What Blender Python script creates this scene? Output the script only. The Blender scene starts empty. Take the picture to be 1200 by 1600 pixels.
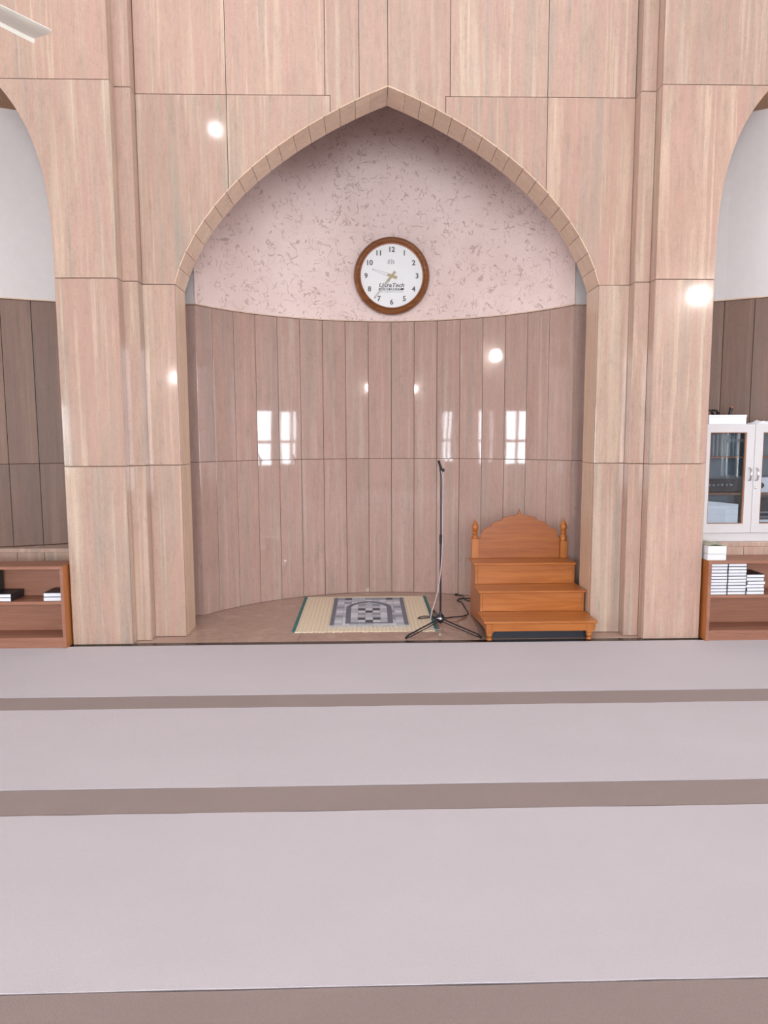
import bpy, math, random
from mathutils import Vector, Matrix
random.seed(7)
PI = math.pi
S = bpy.context.scene
COL = S.collection

# ------------------------------------------------------------------ camera, world, light, exposure
def look_camera():
    f, p, y, r = 1088.13, 0.10578, 0.0245, -0.0035
    cy, sy, cp, sp = math.cos(y), math.sin(y), math.cos(p), math.sin(p)
    fwd = Vector((sy*cp, cy*cp, -sp)); right = Vector((cy, -sy, 0)); up = right.cross(fwd)
    a = right*math.cos(r) + up*math.sin(r); b = -right*math.sin(r) + up*math.cos(r)
    cd = bpy.data.cameras.new('camera'); cd.sensor_width = 36; cd.lens = f/1600*36; cd.clip_start = .05
    co = bpy.data.objects.new('camera', cd); COL.objects.link(co)
    co.matrix_world = Matrix(((a.x, b.x, -fwd.x, 0), (a.y, b.y, -fwd.y, 0), (a.z, b.z, -fwd.z, 1.5), (0, 0, 0, 1)))
    S.camera = co
look_camera()
w = bpy.data.worlds.new('world'); S.world = w; w.use_nodes = True
w.node_tree.nodes['Background'].inputs[0].default_value = (.85, .92, 1, 1)
w.node_tree.nodes['Background'].inputs[1].default_value = 1.2
S.view_settings.view_transform = 'Standard'; S.view_settings.look = 'None'
S.view_settings.gamma = 1; S.view_settings.use_curve_mapping = False
S.view_settings.exposure = 0.54
WINDOW_L, ROOF_FILL_L = 13.6, 1.5           # radiance of the daylight in the windows / in the added roof opening
DAY = (.88, .96, 1.03)
def area_light(name, loc, rot, sx, sy, rad, col=DAY):
    l = bpy.data.lights.new(name, 'AREA'); l.shape = 'RECTANGLE'; l.size = sx; l.size_y = sy
    l.energy = rad*PI*sx*sy; l.color = col
    o = bpy.data.objects.new(name, l); COL.objects.link(o); o.location = loc; o.rotation_euler = rot
# unseen roof opening added as soft overhead fill (x0,x1,y0,y1)
ROOF_FILL = [(-3.4, 3.7, 1.35, 3.4)]
for x0, x1, y0, y1 in ROOF_FILL:
    area_light('roof_fill', ((x0+x1)/2, (y0+y1)/2, 7.75), (0, 0, 0), x1-x0, y1-y0, ROOF_FILL_L)
# daylight behind the windows of the two side walls, the high ones added for fill: (y0,y1,z0,z1)
WIN_R = [(2.75, 4.19, .85, 2.15), (.05, 1.50, .85, 2.17), (-1.75, -.85, .80, 2.2), (-5.05, -4.15, .62, 2.15), (-3.8, -2.2, 3.2, 4.2)]
WIN_L = [(1.42, 2.50, .85, 2.15), (-.36, -.14, .85, 2.2), (-4.7, -3.64, .75, 2.3), (-6.2, -5.2, .75, 2.3), (-2.9, -1.3, 3.2, 4.2)]
WIN_FILL_B = [(-7.72, -7.27, .70, 2.35), (-3.75, -2.05, .2, 3.7), (-1.12, .52, .2, 3.7), (1.40, 3.07, .2, 3.7)]   # back wall, tall unseen ones added for frontal fill: (x0,x1,z0,z1)
for y0, y1, z0, z1 in WIN_R:
    area_light('window_fill_daylight', (8.32, (y0+y1)/2, (z0+z1)/2), (0, PI/2, 0), z1-z0, y1-y0, WINDOW_L)
for y0, y1, z0, z1 in WIN_L:
    area_light('window_fill_daylight', (-8.32, (y0+y1)/2, (z0+z1)/2), (0, -PI/2, 0), z1-z0, y1-y0, WINDOW_L)

for x0, x1, z0, z1 in WIN_FILL_B:
    area_light('window_fill_daylight', ((x0+x1)/2, -7.32, (z0+z1)/2), (PI/2, 0, 0), x1-x0, z1-z0, WINDOW_L)

# ------------------------------------------------------------------ materials
def lin(c):
    return tuple(((v/255)/12.92 if v <= 10 else ((v/255+.055)/1.055)**2.4) for v in c[:3]) + (1,)
class NT:
    def __init__(s, name):
        s.m = bpy.data.materials.new(name); s.m.use_nodes = True
        s.t = s.m.node_tree; s.p = s.t.nodes['Principled BSDF']
    def n(s, kind, **kw):
        nd = s.t.nodes.new('ShaderNode'+kind)
        for k, v in kw.items():
            if k.startswith('i_'): nd.inputs[k[2:].replace('_', ' ')].default_value = v
            else: setattr(nd, k, v)
        return nd
    def l(s, a, b): s.t.links.new(a, b)
    def coords(s, scale, rnd=True):
        tc = s.n('TexCoord'); mp = s.n('Mapping'); mp.inputs['Scale'].default_value = scale
        if rnd:
            oi = s.n('ObjectInfo'); mul = s.n('Math', operation='MULTIPLY'); mul.inputs[1].default_value = 37.0
            s.l(oi.outputs['Random'], mul.inputs[0])
            ad = s.n('VectorMath', operation='ADD'); s.l(tc.outputs['Object'], ad.inputs[0]); s.l(mul.outputs[0], ad.inputs[1])
            s.l(ad.outputs[0], mp.inputs[0]); s.rand = oi.outputs['Random']
        else: s.l(tc.outputs['Object'], mp.inputs[0])
        return mp.outputs[0]
    def noise(s, vec, scale=1, detail=4, rough=.55, dist=0):
        nd = s.n('TexNoise'); nd.inputs['Scale'].default_value = scale; nd.inputs['Detail'].default_value = detail
        nd.inputs['Roughness'].default_value = rough; nd.inputs['Distortion'].default_value = dist
        s.l(vec, nd.inputs['Vector']); return nd.outputs['Fac']
    def ramp(s, fac, stops):
        r = s.n('ValToRGB'); e = r.color_ramp.elements
        while len(e) < len(stops): e.new(.5)
        for el, (pos, c) in zip(e, stops): el.position = pos; el.color = c
        s.l(fac, r.inputs[0]); return r.outputs[0]
    def mix(s, fac, a, b, mode='MIX'):
        m = s.n('Mix', data_type='RGBA', blend_type=mode)
        if isinstance(fac, (int, float)): m.inputs[0].default_value = fac
        else: s.l(fac, m.inputs[0])
        for v, k in ((a, 6), (b, 7)):
            if isinstance(v, tuple): m.inputs[k].default_value = v
            else: s.l(v, m.inputs[k])
        return m.outputs[2]
    def bump(s, h, strength, dist=.01):
        b = s.n('Bump'); b.inputs['Strength'].default_value = strength; b.inputs['Distance'].default_value = dist
        s.l(h, b.inputs['Height']); s.l(b.outputs[0], s.p.inputs['Normal'])
    def fin(s, col, rough, spec=.5):
        if isinstance(col, tuple): s.p.inputs['Base Color'].default_value = col
        else: s.l(col, s.p.inputs['Base Color'])
        s.p.inputs['Roughness'].default_value = rough; s.p.inputs['Specular IOR Level'].default_value = spec
        return s.m
def plain(name, rgb, rough=.5, metal=0, spec=.5, vary=.06):
    t = NT(name); v = t.coords((9, 9, 9)); c = lin(rgb)
    f = t.noise(v, 2, 5)
    d = tuple(x*(1-vary) for x in c[:3]) + (1,); e = tuple(min(1, x*(1+vary)) for x in c[:3]) + (1,)
    t.p.inputs['Metallic'].default_value = metal
    return t.fin(t.ramp(f, [(.3, d), (.7, e)]), rough, spec)
def travertine(name, base, light, grey, pink, contrast, rough, vary=1.0):
    t = NT(name)
    b = lin(base)
    v = t.coords((6.5, 6.5, .30)); bands = t.noise(v, 1.0, 4, .58, .3)
    v2 = t.coords((17, 17, .42)); streak = t.noise(v2, 1.0, 6, .68, .12)
    v3 = t.coords((85, 85, 1.5)); hair = t.noise(v3, 1.0, 3, .6, .2)
    v4 = t.coords((1.9, 1.9, .55)); zone = t.noise(v4, 1.0, 2)
    v5 = t.coords((55, 55, 24)); mott = t.noise(v5, 1.0, 5, .7, .6)
    c = t.ramp(bands, [(.34, lin(grey)), (.44, b), (.51, lin(pink)), (.57, b), (.66, lin(light))])
    s_ = t.ramp(streak, [(.34, lin(grey)), (.43, b), (.50, lin(pink)), (.55, b), (.64, lin(light))])
    c = t.mix(contrast, c, s_)
    hi = t.ramp(streak, [(.57, (0, 0, 0, 1)), (.66, (1, 1, 1, 1))]); lo = t.ramp(streak, [(.36, (1, 1, 1, 1)), (.41, (0, 0, 0, 1))])
    zh = t.ramp(zone, [(.44, (0, 0, 0, 1)), (.58, (1, 1, 1, 1))]); zl = t.ramp(zone, [(.40, (1, 1, 1, 1)), (.54, (0, 0, 0, 1))])
    def gate(a, g, k):
        m = t.n('Math', operation='MULTIPLY'); t.l(a, m.inputs[0]); t.l(g, m.inputs[1])
        m2 = t.n('Math', operation='MULTIPLY'); t.l(m.outputs[0], m2.inputs[0]); m2.inputs[1].default_value = k; return m2.outputs[0]
    c = t.mix(gate(hi, zh, .55*vary), c, lin(light)); c = t.mix(gate(lo, zl, .6*vary), c, lin(grey))
    c = t.mix(.35, c, t.ramp(hair, [(.34, (.90, .885, .87, 1)), (.52, (1, 1, 1, 1)), (.66, (1.04, 1.03, 1.02, 1))]), 'MULTIPLY')
    c = t.mix(.7, c, t.ramp(mott, [(.32, (.90, .88, .875, 1)), (.47, (1, 1, 1, 1)), (.62, (1.03, 1.03, 1.03, 1))]), 'MULTIPLY')
    v6 = t.coords((17, 17, 3.6)); pat = t.noise(v6, 1.0, 7, .74, .5)
    c = t.mix(.9, c, t.ramp(pat, [(.33, (.84, .85, .83, 1)), (.43, (.96, .96, .95, 1)), (.50, (1.0, .985, .975, 1)), (.57, (1.01, .99, .98, 1)), (.68, (1.09, 1.07, 1.05, 1))]), 'MULTIPLY')
    v7 = t.coords((210, 210, 150)); gr = t.noise(v7, 1.0, 2, .6)
    c = t.mix(.6, c, t.ramp(gr, [(.36, (.90, .89, .89, 1)), (.5, (1, 1, 1, 1)), (.64, (1.06, 1.06, 1.06, 1))]), 'MULTIPLY')
    # each slab has its own tint
    r2 = t.n('Math', operation='MULTIPLY'); t.l(t.rand, r2.inputs[0]); r2.inputs[1].default_value = 7.31
    fr = t.n('Math', operation='FRACT'); t.l(r2.outputs[0], fr.inputs[0])
    c = t.mix(.55*vary, c, t.ramp(fr.outputs[0], [(0, (1.03, .97, .95, 1)), (.5, (1, 1, 1, 1)), (1, (.98, 1.0, .985, 1))]), 'MULTIPLY')
    hs = t.n('HueSaturation'); t.l(c, hs.inputs['Color'])
    mr = t.n('MapRange'); mr.inputs['To Min'].default_value = 1-.06*vary; mr.inputs['To Max'].default_value = 1+.06*vary
    t.l(t.rand, mr.inputs['Value']); t.l(mr.outputs[0], hs.inputs['Value'])
    wv = t.coords((3.0, 3.0, 1.6)); t.bump(t.noise(wv, 1.0, 1), .035, .02)
    return t.fin(hs.outputs[0], rough, .5)
def wood(name, dark, mid, light, axis='x', rough=.3, spec=.5):
    t = NT(name); sc = {'x': (1.6, 26, 26), 'y': (26, 1.6, 26), 'z': (26, 26, 1.6)}[axis]
    v = t.coords(sc); f = t.noise(v, 1.0, 5, .6, .8)
    v2 = t.coords(tuple(k*5 for k in sc)); g = t.noise(v2, 1.0, 3, .6)
    c = t.ramp(f, [(.3, lin(dark)), (.5, lin(mid)), (.72, lin(light))])
    c = t.mix(.35, c, t.ramp(g, [(.35, (.80, .76, .72, 1)), (.6, (1, 1, 1, 1))]), 'MULTIPLY')
    t.bump(g, .04, .002)
    return t.fin(c, rough, spec)
def carpet_mat(name, rgb, vary):
    t = NT(name); v = t.coords((260, 260, 260)); f = t.noise(v, 1, 4, .7)
    v2 = t.coords((1.3, 2.5, 1)); g = t.noise(v2, 1, 4)
    c = lin(rgb); d = tuple(k*(1-vary) for k in c[:3])+(1,); e = tuple(min(1, k*(1+vary)) for k in c[:3])+(1,)
    col = t.mix(.25, t.ramp(f, [(.3, d), (.7, e)]), t.ramp(g, [(.3, d), (.7, e)]))
    t.bump(f, .35, .004)
    t.p.inputs['Sheen Weight'].default_value = .15
    return t.fin(col, .95, .1)
def glass(name, tint=(1, 1, 1, 1), ior=1.45):
    t = NT(name); t.t.nodes.remove(t.p)
    fr = t.n('Fresnel'); fr.inputs['IOR'].default_value = ior
    tr = t.n('BsdfTransparent'); tr.inputs[0].default_value = tint
    gl = t.n('BsdfGlossy'); gl.inputs['Roughness'].default_value = .01
    mx = t.n('MixShader'); t.l(fr.outputs[0], mx.inputs[0]); t.l(tr.outputs[0], mx.inputs[1]); t.l(gl.outputs[0], mx.inputs[2])
    t.l(mx.outputs[0], t.t.nodes['Material Output'].inputs[0]); return t.m
def glow(name, col, strength):
    t = NT(name); t.p.inputs['Emission Color'].default_value = col; t.p.inputs['Emission Strength'].default_value = strength
    return t.fin((.9, .9, .9, 1), .3)

M = {}
M['stone'] = travertine('polished_travertine', (188, 160, 142), (209, 186, 166), (165, 153, 141), (188, 153, 140), .5, .07)
M['stone_niche'] = travertine('polished_travertine_brown', (184, 155, 143), (198, 174, 162), (168, 149, 139), (185, 150, 139), .45, .035, .45)
M['stone_alcove'] = travertine('shaded_alcove_travertine', (120, 90, 73), (138, 107, 88), (102, 82, 69), (118, 86, 71), .45, .5, .6)  # alcove shade put into a darker, duller copy of the stone
M['stone_tan'] = travertine('honed_tan_stone', (217, 188, 163), (226, 200, 176), (206, 178, 155), (216, 185, 160), .2, .25, .5)
M['stone_floor'] = travertine('polished_floor_marble', (178, 148, 132), (190, 164, 148), (166, 138, 124), (178, 146, 132), .3, .07, .5)
M['granite'] = plain('black_granite', (38, 34, 34), .15, vary=.4)
M['tan_shade'] = plain('tan_bounce_shade', (168, 132, 104), .8)  # tan added to warm the niche bounce and imitate alcove shade
M['mortar'] = plain('brown_joint_mortar', (104, 70, 58), .9)
M['white_wall'] = plain('off_white_paint', (212, 203, 200), .7, vary=.02)
M['ceil'] = plain('ceiling_paint', (226, 222, 218), .9, vary=.03)
M['hall_wall'] = plain('hall_wall_paint', (206, 196, 190), .7, vary=.04)
def plaster():
    t = NT('textured_pink_plaster')
    v = t.coords((1, 1, 1), False)
    f = t.noise(v, 8.5, 2, .5, 1.6)
    ridge = t.n('Math', operation='SUBTRACT'); t.l(f, ridge.inputs[0]); ridge.inputs[1].default_value = .5
    ab = t.n('Math', operation='ABSOLUTE'); t.l(ridge.outputs[0], ab.inputs[0])
    g = t.noise(v, 13, 2, .5, .5)
    line = t.ramp(ab.outputs[0], [(0, (1, 1, 1, 1)), (.030, (0, 0, 0, 1))])
    gate = t.ramp(g, [(.46, (0, 0, 0, 1)), (.58, (1, 1, 1, 1))])
    mk = t.n('Math', operation='MULTIPLY'); t.l(line, mk.inputs[0]); t.l(gate, mk.inputs[1])
    big = t.noise(v, 2.2, 4)
    base = t.ramp(big, [(.3, lin((234, 207, 199))), (.7, lin((247, 222, 215)))])
    mk2 = t.n('Math', operation='MULTIPLY'); t.l(mk.outputs[0], mk2.inputs[0]); mk2.inputs[1].default_value = .5
    col = t.mix(mk2.outputs[0], base, lin((150, 108, 90)))
    rel = t.noise(v, 26, 4, .6, 1.8)
    ad = t.n('Math', operation='SUBTRACT'); t.l(rel, ad.inputs[0]); t.l(mk.outputs[0], ad.inputs[1])
    t.bump(ad.outputs[0], .45, .014)
    return t.fin(col, .6, .3)
M['plaster'] = plaster()
M['carpet'] = carpet_mat('beige_carpet_pile', (202, 192, 195), .10)
M['carpet_brown'] = carpet_mat('brown_carpet_pile', (152, 133, 127), .16)
M['oak'] = wood('varnished_orange_wood', (160, 88, 34), (177, 103, 44), (191, 119, 58), 'x', .28)
M['oak_v'] = wood('varnished_orange_wood_upright', (160, 88, 34), (177, 103, 44), (191, 119, 58), 'z', .28)
M['oak_back'] = wood('varnished_brown_wood_panel', (144, 76, 30), (160, 88, 36), (174, 103, 46), 'x', .3)
M['shelf'] = wood('brown_laminate', (146, 98, 78), (156, 106, 84), (168, 118, 96), 'x', .4)
M['shelf_side'] = wood('honey_veneer', (160, 92, 44), (180, 108, 56), (192, 122, 68), 'z', .4)
M['white'] = plain('white_paper', (228, 226, 230), .8, vary=.03)
M['cream'] = plain('cream_paper', (188, 182, 160), .8, vary=.05)
M['black'] = plain('black_cover', (34, 34, 44), .45, vary=.15)
M['navy'] = plain('dark_green_cover', (32, 46, 46), .45, vary=.2)
M['blackmetal'] = plain('black_painted_metal', (30, 32, 42), .3, vary=.1)
M['rubber'] = plain('black_rubber', (24, 24, 28), .6)
M['chrome'] = plain('satin_chrome', (205, 205, 208), .2, 1.0)
M['cab'] = plain('pale_grey_laminate', (210, 203, 202), .4, vary=.015)
M['cab_in'] = plain('dark_cabinet_lining', (120, 128, 136), .6)
M['bead'] = wood('brown_glazing_bead', (140, 92, 66), (160, 108, 80), (176, 124, 94), 'z', .5)
M['cab_back'] = wood('brown_cabinet_shelf', (130, 86, 66), (146, 98, 76), (160, 112, 90), 'x', .5)
M['foam'] = plain('white_polystyrene', (240, 238, 242), .8, vary=.03)
M['amp'] = plain('dark_grey_equipment', (44, 46, 54), .4, vary=.2)
M['amp2'] = plain('grey_equipment', (128, 130, 134), .4, vary=.1)
M['rim'] = wood('polished_brown_clock_wood', (116, 68, 38), (134, 82, 46), (152, 98, 56), 'x', .18)
M['rim_in'] = plain('reddish_brown_bezel', (176, 120, 104), .25)
M['dial'] = plain('white_dial', (250, 246, 244), .5, vary=.01)
M['ink'] = plain('dark_grey_ink', (84, 76, 76), .6, vary=.05)
M['ink_light'] = plain('pale_grey_ink', (205, 198, 198), .6, vary=.05)
M['ink_mid'] = plain('grey_ink', (168, 160, 162), .6, vary=.05)
M['brass'] = plain('pale_brass', (176, 154, 124), .35, .3)
M['greyhand'] = plain('grey_hand', (180, 172, 166), .35, .2)
M['glass'] = glass('clear_glass')
M['glass_cab'] = glass('cabinet_glass', (.95, .98, 1, 1), 1.75)
M['glass_win'] = glass('window_glass', (1, 1, 1, 1), 1.3)
M['winframe'] = plain('white_window_frame', (210, 206, 202), .5)
M['fan'] = plain('cream_enamel', (232, 226, 214), .35, vary=.02)
M['cable_grey'] = plain('pinkish_grey_cable', (178, 160, 164), .5)
M['green'] = plain('teal_cloth_binding', (58, 112, 110), .8)
M['fringe'] = plain('white_fringe', (232, 228, 222), .9)
M['rug0'] = plain('rug_dark_grey', (118, 118, 128), .95)
M['rug1'] = plain('rug_mid_grey', (152, 152, 162), .95)
M['rug2'] = plain('rug_light_grey', (186, 186, 194), .95)
M['rug3'] = plain('rug_pale_grey', (212, 210, 214), .95)
M['rug4'] = plain('rug_black', (86, 84, 90), .95)
M['lamp'] = glow('lamp_globe', (1, .98, .95, 1), 40)
def straw():
    t = NT('woven_straw'); v = t.coords((1, 1, 1), False)
    wv = t.n('TexWave', wave_type='BANDS', bands_direction='X'); wv.inputs['Scale'].default_value = 9.5; wv.inputs['Distortion'].default_value = .6
    t.l(v, wv.inputs['Vector'])
    v2 = t.coords((240, 3, 1), False); f = t.noise(v2, 1, 3)
    c = t.ramp(wv.outputs['Fac'], [(.2, lin((230, 210, 182))), (.7, lin((238, 221, 196)))])
    c = t.mix(.4, c, t.ramp(f, [(.3, (.88, .86, .82, 1)), (.65, (1, 1, 1, 1))]), 'MULTIPLY')
    t.bump(f, .3, .002)
    return t.fin(c, .7, .3)
M['straw'] = straw()

# ------------------------------------------------------------------ mesh helpers
class MB:
    def __init__(s): s.v = []; s.f = []; s.mi = []; s.mats = []; s.cur = 0
    def use(s, m):
        if m not in s.mats: s.mats.append(m)
        s.cur = s.mats.index(m); return s
    def add(s, vs, fs):
        o = len(s.v); s.v += [tuple(p) for p in vs]
        for f in fs: s.f.append([i+o for i in f]); s.mi.append(s.cur)
        return s
    def box(s, x0, x1, y0, y1, z0, z1, c=0):
        return s.prism([(x0, z0), (x1, z0), (x1, z1), (x0, z1)], (0, y0, 0), (1, 0, 0), (0, 0, 1), y1-y0, c)
    def prism(s, poly, O, U, V, thick, c=0):
        # front face at O, normal U x V; body extends backwards by thick; chamfer c on the front edges
        O, U, V = Vector(O), Vector(U), Vector(V); N = U.cross(V); n = len(poly)
        P = lambda q, d: O + U*q[0] + V*q[1] - N*d
        back = [P(q, thick) for q in poly]
        if c:
            ins = []
            for i in range(n):
                a, b, d = Vector(poly[i-1]), Vector(poly[i]), Vector(poly[(i+1) % n])
                e1, e2 = (b-a).normalized(), (d-b).normalized()
                n1, n2 = Vector((-e1.y, e1.x)), Vector((-e2.y, e2.x))
                m = n1+n2; k = max(.35, 1+n1.dot(n2))
                ins.append(b + m*(c/k))
            vs = back + [P(q, c) for q in poly] + [P(q, 0) for q in ins]
            fs = [list(range(n))[::-1], [2*n+i for i in range(n)]]
            for r in (0, 1):
                fs += [[r*n+i, r*n+(i+1) % n, (r+1)*n+(i+1) % n, (r+1)*n+i] for i in range(n)]
        else:
            vs = back + [P(q, 0) for q in poly]
            fs = [list(range(n))[::-1], [n+i for i in range(n)]] + [[i, (i+1) % n, n+(i+1) % n, n+i] for i in range(n)]
        return s.add(vs, fs)
    def lathe(s, prof, O=(0, 0, 0), axis='z', seg=20, closed=False):
        O = Vector(O); vs = []; n = len(prof)
        for k in range(seg):
            a = 2*PI*k/seg; c_, s_ = math.cos(a), math.sin(a)
            for r, h in prof:
                vs.append(O + (Vector((r*c_, r*s_, h)) if axis == 'z' else Vector((r*c_, -h, r*s_)) if axis == 'y' else Vector((h, r*c_, r*s_))))
        fs = []
        m = n if closed else n-1
        for k in range(seg):
            k2 = (k+1) % seg
            for i in range(m): fs.append([k*n+i, k2*n+i, k2*n+(i+1) % n, k*n+(i+1) % n])
        if not closed:
            if prof[0][0] > 1e-6: fs.append([k*n for k in range(seg)][::-1])
            if prof[-1][0] > 1e-6: fs.append([k*n+n-1 for k in range(seg)])
        return s.add(vs, fs)
    def tube(s, pts, r, seg=8):
        pts = [Vector(p) for p in pts]; vs = []; n = len(pts)
        rr = r if isinstance(r, (list, tuple)) else [r]*n
        up = None
        for i, p in enumerate(pts):
            d = (pts[min(i+1, n-1)] - pts[max(i-1, 0)]).normalized()
            if up is None: up = d.orthogonal().normalized()
            up = (up - d*up.dot(d)).normalized(); q = d.cross(up)
            for k in range(seg):
                a = 2*PI*k/seg; vs.append(p + (up*math.cos(a) + q*math.sin(a))*rr[i])
        fs = [[i*seg+k, i*seg+(k+1) % seg, (i+1)*seg+(k+1) % seg, (i+1)*seg+k] for i in range(n-1) for k in range(seg)]
        fs += [list(range(seg))[::-1], [(n-1)*seg+k for k in range(seg)]]
        return s.add(vs, fs)
    def build(s, name, mat=None, parent=None, origin=None, smooth=None, loc=None):
        me = bpy.data.meshes.new(name)
        xs = list(zip(*s.v))
        o = Vector(origin) if origin is not None else Vector(((min(xs[0])+max(xs[0]))/2, (min(xs[1])+max(xs[1]))/2, min(xs[2])))
        me.from_pydata([tuple(Vector(p)-o) for p in s.v], [], s.f)
        mats = s.mats or [mat]
        for m in mats: me.materials.append(M[m])
        if s.mats: me.polygons.foreach_set('material_index', s.mi)
        if smooth:
            me.shade_smooth(); me.set_sharp_from_angle(angle=math.radians(smooth))
        me.update()
        ob = bpy.data.objects.new(name, me); COL.objects.link(ob)
        ob.location = o
        if parent: ob.parent = parent
        return ob
def spline(pts, n=8):
    pts = [Vector(p) for p in pts]; out = []
    for i in range(len(pts)-1):
        a, b, c, d = pts[max(i-1, 0)], pts[i], pts[i+1], pts[min(i+2, len(pts)-1)]
        for k in range(n):
            t = k/n; out.append(.5*((2*b)+(c-a)*t+(2*a-5*b+4*c-d)*t*t+(3*b-a-3*c+d)*t**3))
    return out + [pts[-1]]
def tag(o, label, cat, group=None):
    o['label'] = label; o['category'] = cat
    if group: o['group'] = group
    return o
def thing(name, label, cat, loc, rz=0, group=None):
    o = bpy.data.objects.new(name, None); COL.objects.link(o); o.location = loc; o.rotation_euler = (0, 0, rz)
    o.empty_display_size = .1
    return tag(o, label, cat, group)
def struct(o): o['kind'] = 'structure'; return o
def text(name, body, size, mat, parent, loc, shear=0, bold=0, align='CENTER', width=None, depth=.0006):
    cu = bpy.data.curves.new(name, 'FONT'); cu.body = body; cu.size = size; cu.shear = shear; cu.offset = bold
    cu.extrude = depth; cu.align_x = align; cu.align_y = 'CENTER'; cu.resolution_u = 3
    ob = bpy.data.objects.new(name, cu); COL.objects.link(ob)
    bpy.context.view_layer.update()
    me = bpy.data.meshes.new_from_object(ob.evaluated_get(bpy.context.evaluated_depsgraph_get()))
    bpy.data.objects.remove(ob); bpy.data.curves.remove(cu)
    if width:
        xs = [v.co.x for v in me.vertices]; k = width/(max(xs)-min(xs))
        me.transform(Matrix.Diagonal((k, 1, 1, 1)))
    me.transform(Matrix.Rotation(PI/2, 4, 'X')); me.materials.clear(); me.materials.append(M[mat]); me.name = name
    o2 = bpy.data.objects.new(name, me); COL.objects.link(o2); o2.location = loc; o2.parent = parent
    return o2
X, Z, NY = (1, 0, 0), (0, 0, 1), (0, -1, 0)
G = .0018   # half joint

# ------------------------------------------------------------------ arch curves
CX = .166
def bez(P, n):
    out = []
    for i in range(n+1):
        t = i/n; a, b, c, d = (1-t)**3, 3*(1-t)**2*t, 3*(1-t)*t*t, t**3
        out.append((a*P[0][0]+b*P[1][0]+c*P[2][0]+d*P[3][0], a*P[0][1]+b*P[1][1]+c*P[2][1]+d*P[3][1]))
    return out
ARCH = bez([(1.546, 2.611), (1.353, 3.278), (.608, 3.743), (0, 3.973)], 120)     # offsets from the centre line, right half
def arc_len_points(P, n):
    L = [0]
    for a, b in zip(P, P[1:]): L.append(L[-1]+math.dist(a, b))
    out = []
    for k in range(n+1):
        s = L[-1]*k/n; i = min(range(len(L)), key=lambda j: abs(L[j]-s)); out.append(P[i])
    return out
def offset_out(P, d):
    out = []
    for i, p in enumerate(P):
        a, b = P[max(i-1, 0)], P[min(i+1, len(P)-1)]
        t = Vector((b[0]-a[0], b[1]-a[1])).normalized(); out.append((p[0]+t.y*d, p[1]-t.x*d))
    return out
LIN = .008                                                       # thickness of the arch stones
OUT = offset_out(ARCH, LIN); OUT[0] = (OUT[0][0], 2.611); OUT[-1] = (0, OUT[-1][1]+.003)
def arch_z(off):                                                 # height of the stones' outer line at an offset
    off = abs(off)
    for a, b in zip(OUT, OUT[1:]):
        if b[0] <= off <= a[0]:
            t = (off-b[0])/(a[0]-b[0]+1e-9); return b[1]+(a[1]-b[1])*t
    return 2.611
def under(xa, xb, n=14):                                         # points along the outer line from xa to xb
    pts = []
    for i in range(n+1):
        x = xa+(xb-xa)*i/n; pts.append((x, arch_z(x-CX)))
    return pts

# ------------------------------------------------------------------ large structure
# floor: screed, marble in the niche, granite strip
fl = struct(MB().box(-8.3, 8.3, -7.3, 7.4, -.2, -.014).build('floor', 'mortar', origin=(0, 0, 0)))
for x0, x1 in ((-2.12, -.52), (-.52, .87), (.87, 2.45)):
    MB().prism([(x0+.0008, 5.056), (x1-.0008, 5.056), (x1-.0008, 6.9), (x0+.0008, 6.9)], (0, 0, 0), X, (0, 1, 0), .014, .0008).build('slab', 'stone_floor', fl)
x = -8.0
while x < 7.9:
    MB().prism([(x+.001, 4.978), (x+1.333-.001, 4.978), (x+1.333-.001, 5.054), (x+.001, 5.054)], (0, 0, 0), X, (0, 1, 0), .014, .0008).build('granite_strip', 'granite', fl)
    x += 4/3
for x0, x1 in ((-8, -2.12), (2.45, 8)):
    MB().prism([(x0, 5.056), (x1, 5.056), (x1, 6.9), (x0, 6.9)], (0, 0, 0), X, (0, 1, 0), .014).build('slab', 'stone_floor', fl)
# wall-to-wall carpet laid in strips
cp = thing('carpet', 'beige fitted carpet with brown prayer row stripes covering the hall floor', 'carpet', (0, 0, -.014))
edge = [4.974, 3.971, 3.779, 2.882, 2.676, 1.765, 1.565, .655, .455, -.455, -.655, -1.56, -1.76, -2.67, -2.87, -3.78, -3.98, -4.89, -5.09, -6.0, -6.2, -6.98]
def strip(y0, y1, h, seed):
    rr = random.Random(seed); n = 120; top = []; bot = []
    for i in range(n+1):
        xx = -7.98+15.96*i/n
        top.append((xx, y0-.0015-rr.random()*.0035)); bot.append((xx, y1+.0015+rr.random()*.0035))
    return MB().prism(bot+top[::-1], (0, 0, h), X, (0, 1, 0), h)
for i in range(len(edge)-1):
    strip(edge[i], edge[i+1], .018 if i % 2 == 0 else .0165, i).build('beige_strip' if i % 2 == 0 else 'brown_strip', 'carpet' if i % 2 == 0 else 'carpet_brown', cp)

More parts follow.
